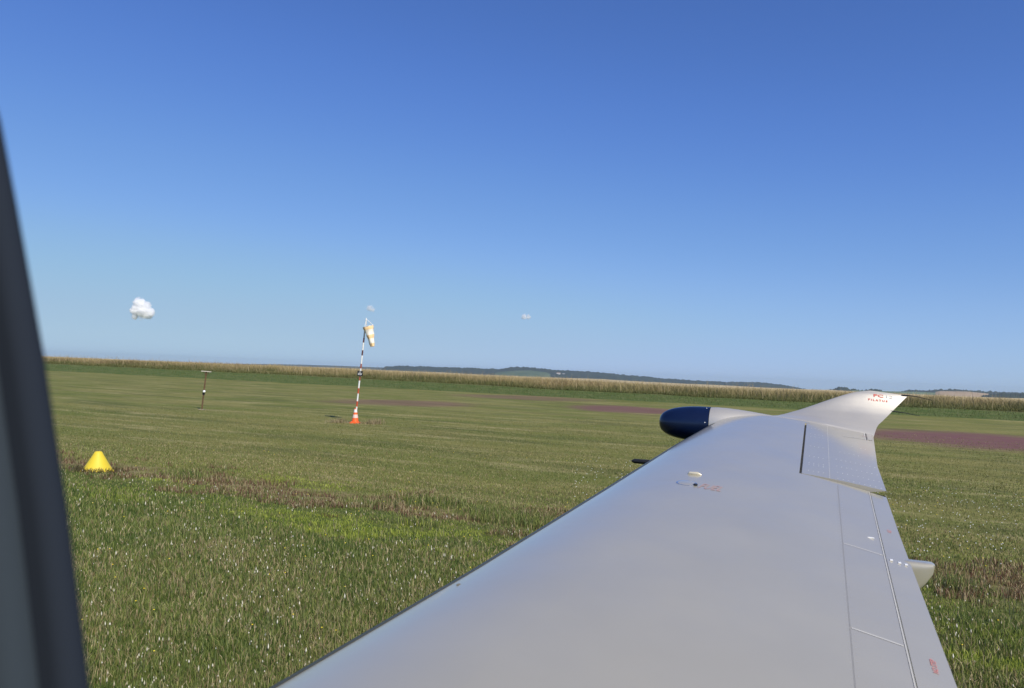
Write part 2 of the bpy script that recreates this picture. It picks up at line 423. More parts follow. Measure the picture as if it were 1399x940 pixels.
# rivets in the paint
def dots(name, pts, rad, m, parent, h=.0015):
    mb = MB()
    for p, n_ in pts:
        n_ = n_/np.linalg.norm(n_); a = np.cross(n_, [1, .2, 0]); a /= np.linalg.norm(a); b = np.cross(n_, a)
        ring = [p+rad*(math.cos(q)*a+math.sin(q)*b) for q in np.linspace(0, 2*math.pi, 7)[:-1]]
        mb.add(ring+[p+n_*h], [(i, (i+1) % 6, 6) for i in range(6)])
    o = mb.build(name, m, parent, 60); o['kind'] = 'stuff'; return o
pts = []
for s, k in ((5.345, 1), (5.52, 1), (5.71, 1), (5.93, 1), (6.2, .6), (6.5, .5)):
    for c in np.arange(HC+.22, .385, .031):
        if random.random() < k: pts.append((AIL(s, c, .0006), Z3))
for s in (5.42, 5.60, 5.66, 5.87, 6.24, 6.62, 6.72, 6.98):
    for c in (HC+.045, HC+.075, HC+.105, HC+.135): pts.append((AIL(s, c, .0006), Z3))
dots('rivet_row', pts, .0042, M['rivet'], ail)
seam(5.31, 7.18, HC+.172, HC+.172, .0022, M['seam'], ail, .0012, f=AIL)
pts = []
for s in np.arange(1.6, 5.2, .052):
    pts.append((WS(s, xc(s, .116), 1, .0012), Z3))
    if random.random() < .75: pts.append((WS(s+.02, xc(s, .138), 1, .0022), Z3))
dots('rivet_row', pts, .0022, mat('painted_rivet', (.6, .6, .6), .35, .5), wing, .0008)
# tab at the aileron's outer end
seam(6.86, 6.93, .20, .425, .010, M['seam'], ail, .0022, f=AIL)
seam(6.9, 7.18, .365, .37, .007, M['seam'], ail, .0024, f=AIL)
seam(6.9, 7.18, .376, .381, .004, M['black'], ail, .0028, f=AIL, name='gap')
patch('aileron_tab', 6.925, 7.178, .386, lambda s: te(s)-.012, M['bright'], ail, .003, 6, 4, f=AIL)

# fastener plates, fuel cap and flush latch
def disc(name, s, c, rad, h, m, parent, n=28, sx=1.0):
    mb = MB(); p = WS(s, xc(s, c)); nrm = np.cross(WS(s, xc(s, c)+.01)-p, WS(s+.01, xc(s, c))-p); nrm /= np.linalg.norm(nrm)
    if nrm[2] < 0: nrm = -nrm
    a = C3-nrm*(C3@nrm); a /= np.linalg.norm(a); b = np.cross(nrm, a)
    def ring(r_, z): return [p+nrm*z+r_*(math.cos(q)*a*sx+math.sin(q)*b) for q in np.linspace(0, 2*math.pi, n, endpoint=False)]
    mb.rings([ring(rad, -.002), ring(rad, h*.7), ring(rad*.93, h)], cap0=False)
    return mb.build(name, m, parent, 30)
capm = silver('cap_metal', (.60, .60, .60), .25, .8)
fc_ = disc('filler_cap', 4.53, -.70, .060, .002, capm, wing)
disc('cap_recess', 4.53, -.70, .052, .0026, M['silver'], fc_)
disc('cap_latch', 4.50, -.645, .012, .010, M['black'], fc_)
mb = MB(); p = WS(4.76, xc(4.76, -.69)); mb.tube([p-C3*.04+Z3*.0, p-C3*.03+Z3*.004, p+C3*.02+Z3*.006, p+C3*.04+Z3*.001], [.006, .012, .012, .005], 10)
mb.build('vent_scoop', mat('cream_metal', (.62, .56, .42), .3, .3), wing)
for s, c, l_ in ((4.29, .262, .03), (4.03, .335, .012), (4.03, .37, .012), (4.035, .398, .012)):
    mb = MB(); p = WS(s, xc(s, c), 1, .003); mb.box(p, C3*l_, U3*(.010 if l_ > .02 else .02), Z3*.004)
    mb.build('fastener', M['rivet'], flap if c > .31 else wing)
mb = MB(); p = WS(2.75, .085); mb.box(p+Z3*.001, C3*.012, U3*.02, Z3*.003); mb.build('stone_chip', M['gap'], wing)
p = WS(3.55, .035)

# rubber boot along the leading edge
mb = MB(); rings = []
for s in np.linspace(1.0, 7.0, 60):
    xs = np.array([.055, .03, .016, .008, .003, .0008])
    ring = [WS(s, x, 1) + (Z3*.0016 - C3*.0012) for x in xs]+[WS(s, 0.0)-C3*.003]+[WS(s, x, -1)-(Z3*.0016+C3*.0012) for x in xs[::-1]]
    xs2 = xs
    inner = [WS(s, x, -1)+Z3*.003 for x in xs]+[WS(s, x, 1)-Z3*.003 for x in xs[::-1]]
    rings.append([q for q in ring]+inner)
mb.rings(rings)
BOOT = mb
boot = mb.build('deicing_boot', M['boot'], air, 40)

# winglet: sections given as (span, aft LE, aft TE, up LE, up TE, thickness)
def zw(s): return -.47+(s-7)*.1228
SEC = [(7.26, float(le(7.26)), float(te(7.26)), zw(7.26)+.027, zw(7.26), .14),
       (7.34, -.80, .466, zw(7.34)+.026, -.392, .13),
       (7.45, -.60, .491, -.375, -.345, .12),
       (7.53, -.35, .53, -.315, -.308, .11),
       (7.60, -.215, .576, -.268, -.263, .10),
       (7.65, -.086, .62, -.216, -.216, .095),
       (7.69, .052, .664, -.156, -.169, .09),
       (7.72, .19, .702, -.100, -.128, .085),
       (7.74, .284, .73, -.067, -.097, .08),
       (7.75, .364, .746, -.048, -.080, .05),
       (7.754, .44, .748, -.038, -.072, .015)]
SEC = np.array(SEC)
def spl(t):
    i = int(min(max(math.floor(t), 0), len(SEC)-2)); q = t-i
    p0 = SEC[max(i-1, 0)] if i > 0 else 2*SEC[0]-SEC[1]; p1 = SEC[i]; p2 = SEC[i+1]; p3 = SEC[min(i+2, len(SEC)-1)]
    return .5*((2*p1)+(-p0+p2)*q+(2*p0-5*p1+4*p2-p3)*q*q+(-p0+3*p1-3*p2+p3)*q**3)
def wl_pt(t, x, side=1, off=0.0):
    a = spl(t); e = .02; b0 = spl(max(t-e, 0)); b1 = spl(min(t+e, len(SEC)-1))
    L = lambda k: W(k[1]+(k[2]-k[1])*x, k[0], k[3]+(k[4]-k[3])*x)
    p = L(a); cv = W(a[2], a[0], a[4])-W(a[1], a[0], a[3]); ch = np.linalg.norm(cv); cv /= ch
    sv = L(b1)-L(b0) if t > .3 else (U3+Z3*.1228); sv = sv-cv*(sv@cv); sv /= np.linalg.norm(sv)
    nn = np.cross(cv, sv)
    if nn@(Z3-U3*1.0) < 0: nn = -nn
    if t < 1.0: nn = nn*t+Z3*(1-t); nn /= np.linalg.norm(nn)
    return p+nn*(ch*(float(yc(np.float64(x)))*max(0, 1-t*.25)+side*float(yt(np.float64(x), a[5])))+off)
mb = MB(); rings = []
xs = cosx(40)**1.1
for t in np.linspace(0, len(SEC)-1, 70):
    rings.append([wl_pt(t, x, 1) for x in xs]+[wl_pt(t, x, -1) for x in xs[::-1][1:-1]])
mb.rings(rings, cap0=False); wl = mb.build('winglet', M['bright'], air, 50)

# static wicks behind the winglet and wing tip
def wick(p, length, dz):
    mb = MB(); mb.tube([p-C3*.03, p+C3*.02, p+C3*(length*.5)+Z3*dz*.3, p+C3*length+Z3*dz], [.006, .005, .0035, .0025], 8)
    mb.build('static_wick', M['wick'], wl)
wick(W(.735, 7.748, -.068), .21, -.035)
wick(W(.60, 7.655, -.215), .24, -.03)

# lettering on the winglet's inner face and stencils on the wing
def text_mesh(body, size, extrude=0.0, bold=0.0, shear=0.0):
    cu = bpy.data.curves.new('lettering', 'FONT'); cu.body = body; cu.size = size; cu.offset = bold; cu.shear = shear
    cu.resolution_u = 2; cu.align_x = 'CENTER'; cu.align_y = 'CENTER'
    o = bpy.data.objects.new('lettering', cu); COL.objects.link(o)
    dg = bpy.context.evaluated_depsgraph_get(); me = bpy.data.meshes.new_from_object(o.evaluated_get(dg))
    v = [tuple(q.co) for q in me.vertices]; f = [tuple(p.vertices) for p in me.polygons]
    bpy.data.objects.remove(o); bpy.data.curves.remove(cu); bpy.data.meshes.remove(me)
    return v, f
def lettering(body, size, fmap, m, parent, bold=0.0, shear=0.0):
    v, f = text_mesh(body, size, bold=bold, shear=shear)
    return mesh_obj('lettering', [fmap(a, b) for a, b, _ in v], f, m, parent)
def wlmap(t0, x0):
    # a runs aft along the chord, b up the winglet
    def g(a, b):
        t = t0+b/.062; k = spl(t); ch = k[2]-k[1]
        # keep the same distance aft on every section
        k0 = spl(t0); aft = k0[1]+(k0[2]-k0[1])*x0+a
        return wl_pt(t, (aft-k[1])/ch, 1, .0025)
    return g
g0 = wlmap(7.7, .60)
lettering('PC', .070, lambda a, b: g0(a-.028, b), M['red'], wl, bold=.0022)
lettering('12', .070, lambda a, b: g0(a+.058, b), M['greyt'], wl, bold=.0)
g1 = wlmap(6.65, .66)
lettering('P I L A T U S', .030, lambda a, b: g1(a+.0, b), M['red'], wl, bold=.0012)
def wingmap(s0, c0, ang, sy=1.0, f=None):
    q = R(ang)
    def g(a, b):
        b = b*sy; s = s0+math.sin(q)*a+math.cos(q)*b; c = c0+math.cos(q)*a-math.sin(q)*b
        return (f or (lambda s, c, o: WS(s, xc(s, c), 1, o)))(s, c, .0026)
    return g
lettering('NO STEP', .026, wingmap(3.0, .388, 90), M['stencil'], flap, bold=.0003)
lettering('NO', .03, wingmap(4.52, .365, 90), M['stencil'], flap)
lettering('FUEL', .06, wingmap(4.50, -.565, 0, 2.6), M['faded'], wing, shear=.5)
lettering('NO PUSH', .03, wingmap(7.03, .412, 0, 1.6, AIL), M['faded'], ail)

# radar pod: bulbous navy radome and silver fairing running back into the wing tip
PS, PZ = 7.33, -.412
def pod_ring(c, r_, z=PZ, s=PS, flat=1.0, n=40):
    return [W(c, s+r_*math.cos(q), z+r_*flat*math.sin(q)) for q in np.linspace(0, 2*math.pi, n, endpoint=False)]
JC = -.93; NC = -1.405
mb = MB(); rings = []
for t in np.linspace(0, 1, 26):
    e = 1-(1-t)**1.0; rr_ = .163*(1-(1-min(1, t*1.12))**2.1)**.52 if t > 0 else .004
    rings.append(pod_ring(NC+(JC-NC)*t**1.35, max(rr_, .004)))
mb.rings(rings); radome = mb.build('radome', M['navy'], air, 50)
dots('screw', [(W(JC-.03, PS-.163*math.cos(q), PZ+.163*math.sin(q)), W(0, -math.cos(q), math.sin(q))-CAM) for q in (1.2, .15, 2.2, -.5)], .005, M['rivet'], radome, .003)
mb = MB(); rings = []
FA = [(JC+.004, .160, PZ), (JC+.07, .163, PZ), (JC+.15, .161, PZ-.001), (JC+.25, .152, PZ+.000), (JC+.36, .136, PZ+.004), (JC+.48, .116, PZ+.008), (JC+.62, .092, PZ+.012), (JC+.76, .068, PZ+.016), (JC+.90, .040, PZ+.022), (JC+1.02, .015, PZ+.03)]
for c, r_, z in FA: rings.append(pod_ring(c, r_, z))
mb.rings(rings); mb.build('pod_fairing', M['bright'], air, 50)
# pitot tube under the leading edge
mb = MB(); p = W(le(5.9)-.02, 5.9, zw(5.9)-.0)
mb.tube([W(le(5.9)+.15, 5.9, zw(5.9)-.06), W(le(5.9)-.10, 5.9, zw(5.9)-.045), W(le(5.9)-.24, 5.9, zw(5.9)-.045), W(le(5.9)-.262, 5.9, zw(5.9)-.045)], [.02, .019, .018, .008], 12)
mb.build('pitot_tube', M['black'], air, 40)
# flap track fairing under the trailing edge
mb = MB(); rings = []
tz = zw(4.2)
for c, hw, top, dep in ((-.25, .01, -.10, .02), (-.1, .05, -.085, .10), (.15, .065, -.05, .18), (.38, .05, -.006, .17), (.44, .05, -.006, .15), (.485, .048, -.006, .10), (.515, .044, -.007, .05), (.525, .02, -.012, .015)):
    zc = tz+top-dep/2; rings.append([W(c, 4.12+hw*sg(math.cos(q)), zc+dep/2*sg(math.sin(q))) if False else W(c, 4.12+hw*math.copysign(abs(math.cos(q))**.35, math.cos(q)), zc+dep/2*math.copysign(abs(math.sin(q))**.6, math.sin(q))) for q in np.linspace(0, 2*math.pi, 28, endpoint=False)])
mb.rings(rings); mb.build('flap_fairing', M['silver'], air, 40)

# cabin: fuselage shell round the eye with a side window opening; its front pillar is what the photo shows
FR = .86; FS, FZ = -.60, -.36           # shell axis, in aircraft axes
WALL_S = .225
def edge_pt(px, py, s=WALL_S):
    d = fw+rt*(px-699.5)/F-up*(py-470)/F
    k = s/(d@U3); return d@C3*k, d@Z3*k        # (aft, up)
EP = [edge_pt(*q) for q in ((-70, -40), (-30, 60), (0, 165), (22, 280), (42, 390), (60, 490), (75, 590), (92, 700), (106, 810), (122, 940), (134, 1060))]
e_dir0 = np.array(EP[0])-np.array(EP[1]); EP = [tuple(np.array(EP[0])+e_dir0*.7)]+EP
inner = mat('grey_cabin_trim', (.024, .036, .050), .9, 0, 0, bump=(220, .15, .001), noise=(14, .3, (.020, .031, .044)))
inner2 = mat('dark_cabin_trim', (.04, .06, .075), .9, bump=(200, .2, .001))
sealm = mat('blue_grey_window_seal', (.020, .026, .038), 1.0, spec=.1)
def sweep(prof2, name, m, parent):
    """sweep a closed (aft, span) profile along the window's front edge"""
    mb = MB(); rr_ = []
    for a, z in EP: rr_.append([W(a+pa, WALL_S+ps, z) for pa, ps in prof2])
    mb.rings(rr_); return mb.build(name, m, parent, 60)
def arc(cx_, cy_, r_, a0, a1, n): return [(cx_+r_*math.cos(R(a)), cy_+r_*math.sin(R(a))) for a in np.linspace(a0, a1, n)]
# rounded post: aft end is the visible edge, profile in (aft, outboard)
pillar = sweep(arc(-.007, -.003, .007, -90, 90, 9)+[(-.03, .004), (-.03, -.010)], 'window_pillar', sealm, air)
sweep(arc(-.027, -.011, .012, -85, 75, 9)+[(-.05, -.001), (-.05, -.025)], 'pillar_trim', inner, air)
sweep(arc(-.0595, -.022, .011, -90, 75, 9)+[(-.30, -.008), (-.30, -.033)], 'cabin_lining', inner2, air)
mb = MB()
ang = np.linspace(0, 2*math.pi, 49)[:-1]
def shell(c, r_): return [W(c, FS+r_*math.cos(q), FZ+r_*math.sin(q)) for q in ang]
# arcs outside the window band run the full length; the band itself is closed ahead of and behind the opening
band = [i for i, q in enumerate(ang) if -.02 < math.sin(q) < .80 and math.cos(q) > 0]
def strip(i, c0, c1):
    k = (i+1) % 48
    o_ = [shell(c0, FR)[i], shell(c0, FR)[k], shell(c1, FR)[k], shell(c1, FR)[i]]; n_ = [shell(c0, FR-.03)[i], shell(c0, FR-.03)[k], shell(c1, FR-.03)[k], shell(c1, FR-.03)[i]]
    mb.add(o_+n_, [(0, 1, 2, 3), (7, 6, 5, 4), (0, 4, 5, 1), (1, 5, 6, 2), (2, 6, 7, 3), (3, 7, 4, 0)])
for i in range(48):
    if i in band: strip(i, -1.6, -.52); strip(i, 1.3, 2.2)
    else: strip(i, -1.6, 2.2)
mb.rings([shell(-1.64, FR), shell(-1.6, FR)]); mb.rings([shell(2.2, FR), shell(2.24, FR)])
mb.build('fuselage', [M['silver']], air, 40)

# ------------------------------------------------------------------ windsock with its cone and sign
sb = on_ground(485, 578); sb[2] = float(land(sb[0], sb[1])); D = sb[1]
top = at(500, 436, D); ax = (top-sb); PL = np.linalg.norm(ax); ax /= PL
orange = mat('orange_red_paint', (.55, .08, .02), .5, noise=(6, .2, (.42, .07, .03)))
white = mat('weathered_white_paint', (.78, .78, .76), .5, noise=(7, .2, (.66, .66, .63)))
cone = empty('traffic_cone', tuple(sb)); tag(cone, 'orange traffic cone with white band holding the foot of the windsock pole', 'traffic cone')
def cone_part(name, h0, h1, r0, r1, m, n=24):
    mb = MB(); mb.rings([[sb+np.array([r_*math.cos(q), r_*math.sin(q), h]) for q in np.linspace(0, 2*math.pi, n, endpoint=False)] for h, r_ in ((h0, r0), (h1, r1))]); return mb.build(name, m, cone)
plast = mat('orange_cone_plastic', (.85, .13, .02), .45)
mb = MB(); mb.box(sb+Z3*.025, (.38, 0, 0), (0, .38, 0), (0, 0, .05)); mb.box(sb+Z3*.065, (.33, .04, 0), (-.04, .33, 0), (0, 0, .03)); mb.build('base', plast, cone)
def crad(h): return .148-(h-.07)*.175
cone_part('body', .07, .24, crad(.07), crad(.24), plast); cone_part('white_band', .24, .38, crad(.24)+.004, crad(.38)+.004, mat('dirty_pink_band', (.75, .52, .45), .5))
cone_part('body', .38, .47, crad(.38), crad(.47), plast); cone_part('white_band', .47, .60, crad(.47)+.003, crad(.60)+.003, white); cone_part('body', .60, .64, crad(.6), crad(.64), plast)
ws = empty('windsock', tuple(sb)); tag(ws, 'faded orange and white windsock hanging from a leaning red and white striped pole', 'windsock')
segs = [(.12, .16, 0), (.16, .212, 1), (.212, .285, 0), (.285, .336, 1), (.336, .409, 0), (.409, .4525, 2), (.4525, .5255, 0), (.5255, .57, 2), (.57, .65, 0), (.65, .70, 3), (.70, .774, 0), (.774, .818, 3), (.818, .93, 0)]
rust = mat('rusty_red_paint', (.24, .06, .045), .6, noise=(10, .2, (.36, .11, .05)))
darkr = mat('dark_red_paint', (.09, .035, .04), .6)
for f0, f1, k in segs:
    mb = MB(); mb.tube([sb+ax*PL*f0, sb+ax*PL*f1], .034, 12)
    mb.build('pole_band', (white, orange, rust, darkr)[k], ws)
# hoop frame above and sock
hd = np.array([1, .0, 0.0])
hoopc = at(503, 446, D-.12)
mb = MB(); tipp = at(500.5, 436, D)
hr = .225
hax = at(510, 476, D-.1)-hoopc; hax /= np.linalg.norm(hax)
e1 = np.cross(hax, [0, 1, 0]); e1 /= np.linalg.norm(e1); e2 = np.cross(hax, e1)
hoop = [hoopc+hr*(math.cos(q)*e1+math.sin(q)*e2) for q in np.linspace(0, 2*math.pi, 25)]
mb.tube(hoop, .012, 6)
for q in (0, 2.1, 4.2): mb.tube([hoopc+hr*(math.cos(q)*e1+math.sin(q)*e2), tipp], .013, 6)
mb.tube([sb+ax*PL*.955, tipp+Z3*.05], .024, 10)
mb.build('hoop_frame', white, ws)
def sock_ring(t, n=28):
    p = hoopc*(1-t)+at(509.2, 473.5, D-.1)*t
    p = p + hax*0
    r_ = hr*(1-.52*t)*(1+.05*math.sin(t*17))
    out = []
    for q in np.linspace(0, 2*math.pi, n, endpoint=False):
        k = r_*(1+.10*math.sin(3*q+t*5)*t+.05*math.sin(7*q-t*9))
        flat = 1-.2*t
        out.append(p+k*(math.cos(q)*e1*flat+math.sin(q)*e2))
    return out
cloth_o = mat('faded_orange_cloth', (.93, .64, .34), .8, bump=(25, .3, .01)); cloth_w = mat('white_cloth', (.90, .82, .70), .8, bump=(25, .3, .01))
for nm in (cloth_o, cloth_w):
    pass
bands = [(0, .16, cloth_o), (.16, .42, cloth_w), (.42, .60, cloth_o), (.60, .84, cloth_w), (.84, 1.0, cloth_o)]
for a, b, m in bands:
    mb = MB(); mb.rings([sock_ring(t) for t in np.linspace(a, b, 6)], cap0=False, cap1=False)
    mb.build('sock_band', m, ws, 60)
pc = sb+ax*PL*.478-np.array([0, .06, 0])
sx_ = np.array([.98, -.12, -.06]); sy_ = np.cross([0, -1, 0], sx_); sy_ = ax-sx_*(ax@sx_); sy_ /= np.linalg.norm(sy_); sn = np.cross(sx_, sy_)
mb = MB(); mb.box(pc, sx_*.235, sn*.015, sy_*.215); bd = mb.build('sign_board', mat('black_sign', (.012, .013, .018), .5), ws)
mb = MB()
for r_, (row, segx) in enumerate(((.055, [(-.03, .025), (.0, .02), (.03, .025)]), (-.005, [(-.07, .03), (-.035, .03), (.0, .03), (.035, .025), (.07, .03)]), (-.05, [(-.06, .05), (0, .04), (.055, .05)]))):
    for cx_, w_ in segx: mb.box(pc+sx_*cx_+sy_*row+sn*.009*(1 if sn[1] < 0 else -1), sx_*w_, sn*.003, sy_*.024)
mb.build('sign_lettering', white, bd)['kind'] = 'stuff'

# marker post with a flat top and a small white lamp
pb = on_ground(275.5, 560); pb[2] = float(land(pb[0], pb[1])); pt = at(282, 507.5, pb[1])
mk = empty('marker_post', tuple(pb)); tag(mk, 'rusty leaning post with a flat pale crosspiece and small white lamp, left of the windsock', 'marker post')
rustp = mat('rusty_steel', (.085, .045, .022), .8, noise=(12, .2, (.15, .08, .035)))
axp = (pt-pb); PLp = np.linalg.norm(axp); axp /= PLp
mb = MB(); mb.tube([pb-Z3*.05, pt-axp*.02], .034, 10); mb.build('post', rustp, mk)
mb = MB(); mb.box(pt, (.46, .02, -.02), (-.02, .18, 0), Z3*.035); mb.build('top_plate', mat('pale_board', (.60, .54, .45), .7, noise=(9, .2, (.5, .44, .36))), mk)
mb = MB(); mb.tube([pt-axp*.22, pt-np.array([.15, 0, .02])], .012, 6); mb.tube([pt-axp*.22, pt+np.array([.15, 0, -.02])], .012, 6); mb.tube([pt-axp*.10, pt-axp*.02], .05, 8); mb.build('bracket', rustp, mk)
lp = pb+axp*PLp*.47+np.array([.05, -.09, .02])
mb = MB(); mb.rings([[lp+np.array([r_*math.cos(q), 0, r_*math.sin(q)])+np.array([0, -y_, 0]) for q in np.linspace(0, 2*math.pi, 18, endpoint=False)] for y_, r_ in ((-.04, .04), (-.015, .06), (.015, .06), (.04, .045), (.05, .015))]); mb.build('lamp', mat('white_lamp_glass', (.9, .9, .9), .25), mk)
mb = MB(); mb.box(pb+axp*PLp*.42, (.09, 0, 0), (0, .08, 0), axp*.13); mb.build('lamp_clamp', M['black'], mk)
mb = MB(); mb.box(pb+Z3*.01, (.26, .05, 0), (-.06, .3, 0), Z3*.04); mb.build('footing', mat('pale_slab', (.33, .27, .2), .9, noise=(8, .3, (.2, .18, .1))), mk)

# yellow cone marker
yb = on_ground(133, 642); yb[2] = float(land(yb[0], yb[1]))-.01
yc_ = mat('yellow_marker_plastic', (.74, .57, .03), .6, noise=(4, .3, (.66, .49, .03)), bump=(30, .1, .003))
mb = MB(); n = 40
def yring(r_, z): 
    return [yb+np.array([r_*math.cos(q)*(1+.012*math.sin(5*q)), r_*math.sin(q), z]) for q in np.linspace(0, 2*math.pi, n, endpoint=False)]
rr = [yring(.325, 0), yring(.318, .012), yring(.30, .03)]+[yring(.30-.228*t**.93, .03+.385*t) for t in np.linspace(0, 1, 9)[1:]]+[yring(.06, .425), yring(.03, .43)]
mb.rings(rr, cap0=False); ycm = mb.build('marker_cone', yc_, None, 40)
tag(ycm, 'squat bright yellow cone marker standing in the brown rut at the left', 'marker cone')

# ------------------------------------------------------------------ vegetation (masses nobody could count)
veg = attr_mat('grass_blades')
def blades(P, h, wd, ang, lean, ctop, cbot, seg2=True):
    """P base points; h height; wd width; returns V, tris, quads, col"""
    N = len(P); dx = np.cos(ang)*wd/2; dy = np.sin(ang)*wd/2
    la = rng.random(N)*2*np.pi; lx = np.cos(la)*lean*h; ly = np.sin(la)*lean*h
    b0 = P+np.stack([-dx, -dy, 0*h], -1); b1 = P+np.stack([dx, dy, 0*h], -1)
    if not seg2:
        tp = P+np.stack([lx, ly, h], -1)
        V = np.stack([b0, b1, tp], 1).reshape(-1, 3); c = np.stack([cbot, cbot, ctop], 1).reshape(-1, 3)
        return V, np.arange(3*N).reshape(-1, 3), None, c
    m0 = P+np.stack([-dx*.8+lx*.3, -dy*.8+ly*.3, h*.6], -1); m1 = P+np.stack([dx*.8+lx*.3, dy*.8+ly*.3, h*.6], -1)
    tp = P+np.stack([lx, ly, h], -1)
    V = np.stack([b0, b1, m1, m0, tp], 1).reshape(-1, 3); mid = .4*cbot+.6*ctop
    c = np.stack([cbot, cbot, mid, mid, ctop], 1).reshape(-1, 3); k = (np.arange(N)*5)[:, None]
    return V, k+np.array([[3, 2, 4]]), k+np.array([[0, 1, 2, 3]]), c
def joinm(name, parts, m, label):
    Vs, Ts, Qs, Cs = [], [], [], []; k = 0
    for V, T, Q, c in parts:
        Vs.append(V); Ts.append(T+k); Cs.append(c)
        if Q is not None: Qs.append(Q+k)
        k += len(V)
    o = fast_mesh(name, np.concatenate(Vs), np.concatenate(Ts), np.concatenate(Cs), m, np.concatenate(Qs) if Qs else None)
    tag(o, label, name.replace('_', ' '), None, 'stuff'); return o
def wedge(N, d0, d1, p=1.0, a0=-44, a1=42):
    """points with density falling with distance"""
    u_ = rng.random(N); d = d0*(d1/d0)**(u_**p); a = np.radians(rng.uniform(a0, a1, N))
    X = np.sin(a)*d; Y = np.cos(a)*d
    return X, Y, d
def mixc(a, b, t): return np.array(a)[None]*(1-t[:, None])+np.array(b)[None]*t[:, None]

def meadow():
    X, Y, d = wedge(560000, 4.2, 24, 1.0, -47, 44)
    v, r_ = vr(X, Y); n1 = fbm(X*.8, Y*.8); n2 = fbm(X*2.5+40, Y*2.5); n3 = fbm(X*.35+9, Y*.35+3)
    vv = v+(n1-.5)*1.8
    band = (vv > 9.9)&(vv < 12.5); blot = fbm(X*1.3+21, Y*2.2+5); core = (vv > 10.8)&(vv < 11.9)
    rut = band&((blot > .56)|(core&(blot > .46)))
    strawz = np.zeros(len(X)); limez = np.zeros(len(X))
    for px_, py_, rx_, k_ in ((600, 688, .75, 0), (505, 688, .6, 0), (725, 712, .9, 0), (670, 705, .6, 0), (250, 648, .7, 0), (560, 715, .5, 0), (1290, 800, .5, 0), (420, 660, .9, 1), (385, 655, .6, 1), (450, 712, .9, 1), (380, 705, .8, 1), (530, 722, .9, 1), (470, 730, .6, 1), (640, 728, .5, 1), (210, 655, .5, 1), (1340, 900, .5, 1)):
        g_ = on_ground(px_, py_); a_, b_ = vr(g_[0], g_[1]); q_ = np.exp(-(((r_-b_)/rx_)**2+((v-a_)/(rx_*.42))**2))
        if k_: limez += q_
        else: strawz += q_
    strawz *= .6+fbm(X*3, Y*3+9); limez *= .5+fbm(X*3+4, Y*3+2)
    rut = rut|(strawz > .35)
    beyond = vv > 12.5
    keep = rng.random(len(X)) < np.where(beyond, np.clip(1-(vv-12)/5, .15, 1), 1.0)*1.0
    X, Y, d, v, r_, n1, n2, n3, vv, rut, beyond, strawz, limez = (q[keep] for q in (X, Y, d, v, r_, n1, n2, n3, vv, rut, beyond, strawz, limez))
    N = len(X)
    h = np.where(rut, .03+.09*n2, np.where(beyond, .04, .03+.065*n2))*rng.uniform(.5, 1.5, N)*(1+1.1*np.clip(strawz, 0, 1))
    h = np.where((~rut)&(~beyond), h*np.clip((10.9-vv)/2.2, .5, 1), h)
    wd = .0038*(d/5)**.75*rng.uniform(.7, 1.4, N)
    t = rng.random(N)
    st = fbm(r_*.16, v*.5+3, 4)
    g = mixc((.08, .13, .022), (.34, .37, .10), np.clip(.15+n1*.5+rng.normal(0, .38, N)+np.where(vv > 12.5, (st-.5)*1.0+.08, 0), 0, 1)**1.2)
    lush = (fbm(X*.9+3, Y*1.5) > .50)&(v > 8.6)&(v < 13.0)&(~rut)&(rng.random(N) < .75)&(X > -8)
    g[lush] = mixc((.15, .22, .03), (.34, .38, .07), rng.random(lush.sum()))
    lz = rng.random(N) < np.clip(limez-.08, 0, .8)*4.0*np.clip((fbm(X*4+7, Y*6+2)-.35)*4, 0, 1); g[lz] = mixc((.20, .28, .03), (.48, .52, .09), rng.random(lz.sum())); lush = lush|lz
    dry = rng.random(N) < np.where(strawz > .35, .85, np.where(lz, .04, 1))*np.where(rut&(strawz < .35), .55+.9*(n2-.5), np.where(beyond, .28, np.where(d < 11, .24+.6*(n1-.5), .14)))
    nd = dry.sum(); g[dry] = mixc((.24, .17, .075), (.62, .50, .29), rng.random(nd))
    br = rut&(strawz < .3)&(rng.random(N) < .42); g[br] = mixc((.11, .05, .03), (.21, .10, .065), rng.random(br.sum()))
    P = np.stack([X, Y, land(X, Y)-.004], -1)
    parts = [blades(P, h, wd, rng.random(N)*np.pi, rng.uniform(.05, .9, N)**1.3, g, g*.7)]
    # tall flowering stalks
    X, Y, d = wedge(15000, 4.2, 15, .9); v, r_ = vr(X, Y); cl = fbm(X*1.6+3, Y*1.6+8)
    k = (v < 10.6)&(rng.random(len(X)) < np.clip((cl-.38)*4, .03, 1)); X, Y, d = X[k], Y[k], d[k]; N = len(X)
    P = np.stack([X, Y, land(X, Y)], -1); hh = rng.uniform(.07, .16, N)
    c = mixc((.16, .18, .06), (.42, .36, .2), rng.random(N))
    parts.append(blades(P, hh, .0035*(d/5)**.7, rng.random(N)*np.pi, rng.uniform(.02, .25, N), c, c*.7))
    joinm('meadow_grass', parts, veg, 'long green meadow grass with dry stalks between the aeroplane and the brown rut')
meadow()

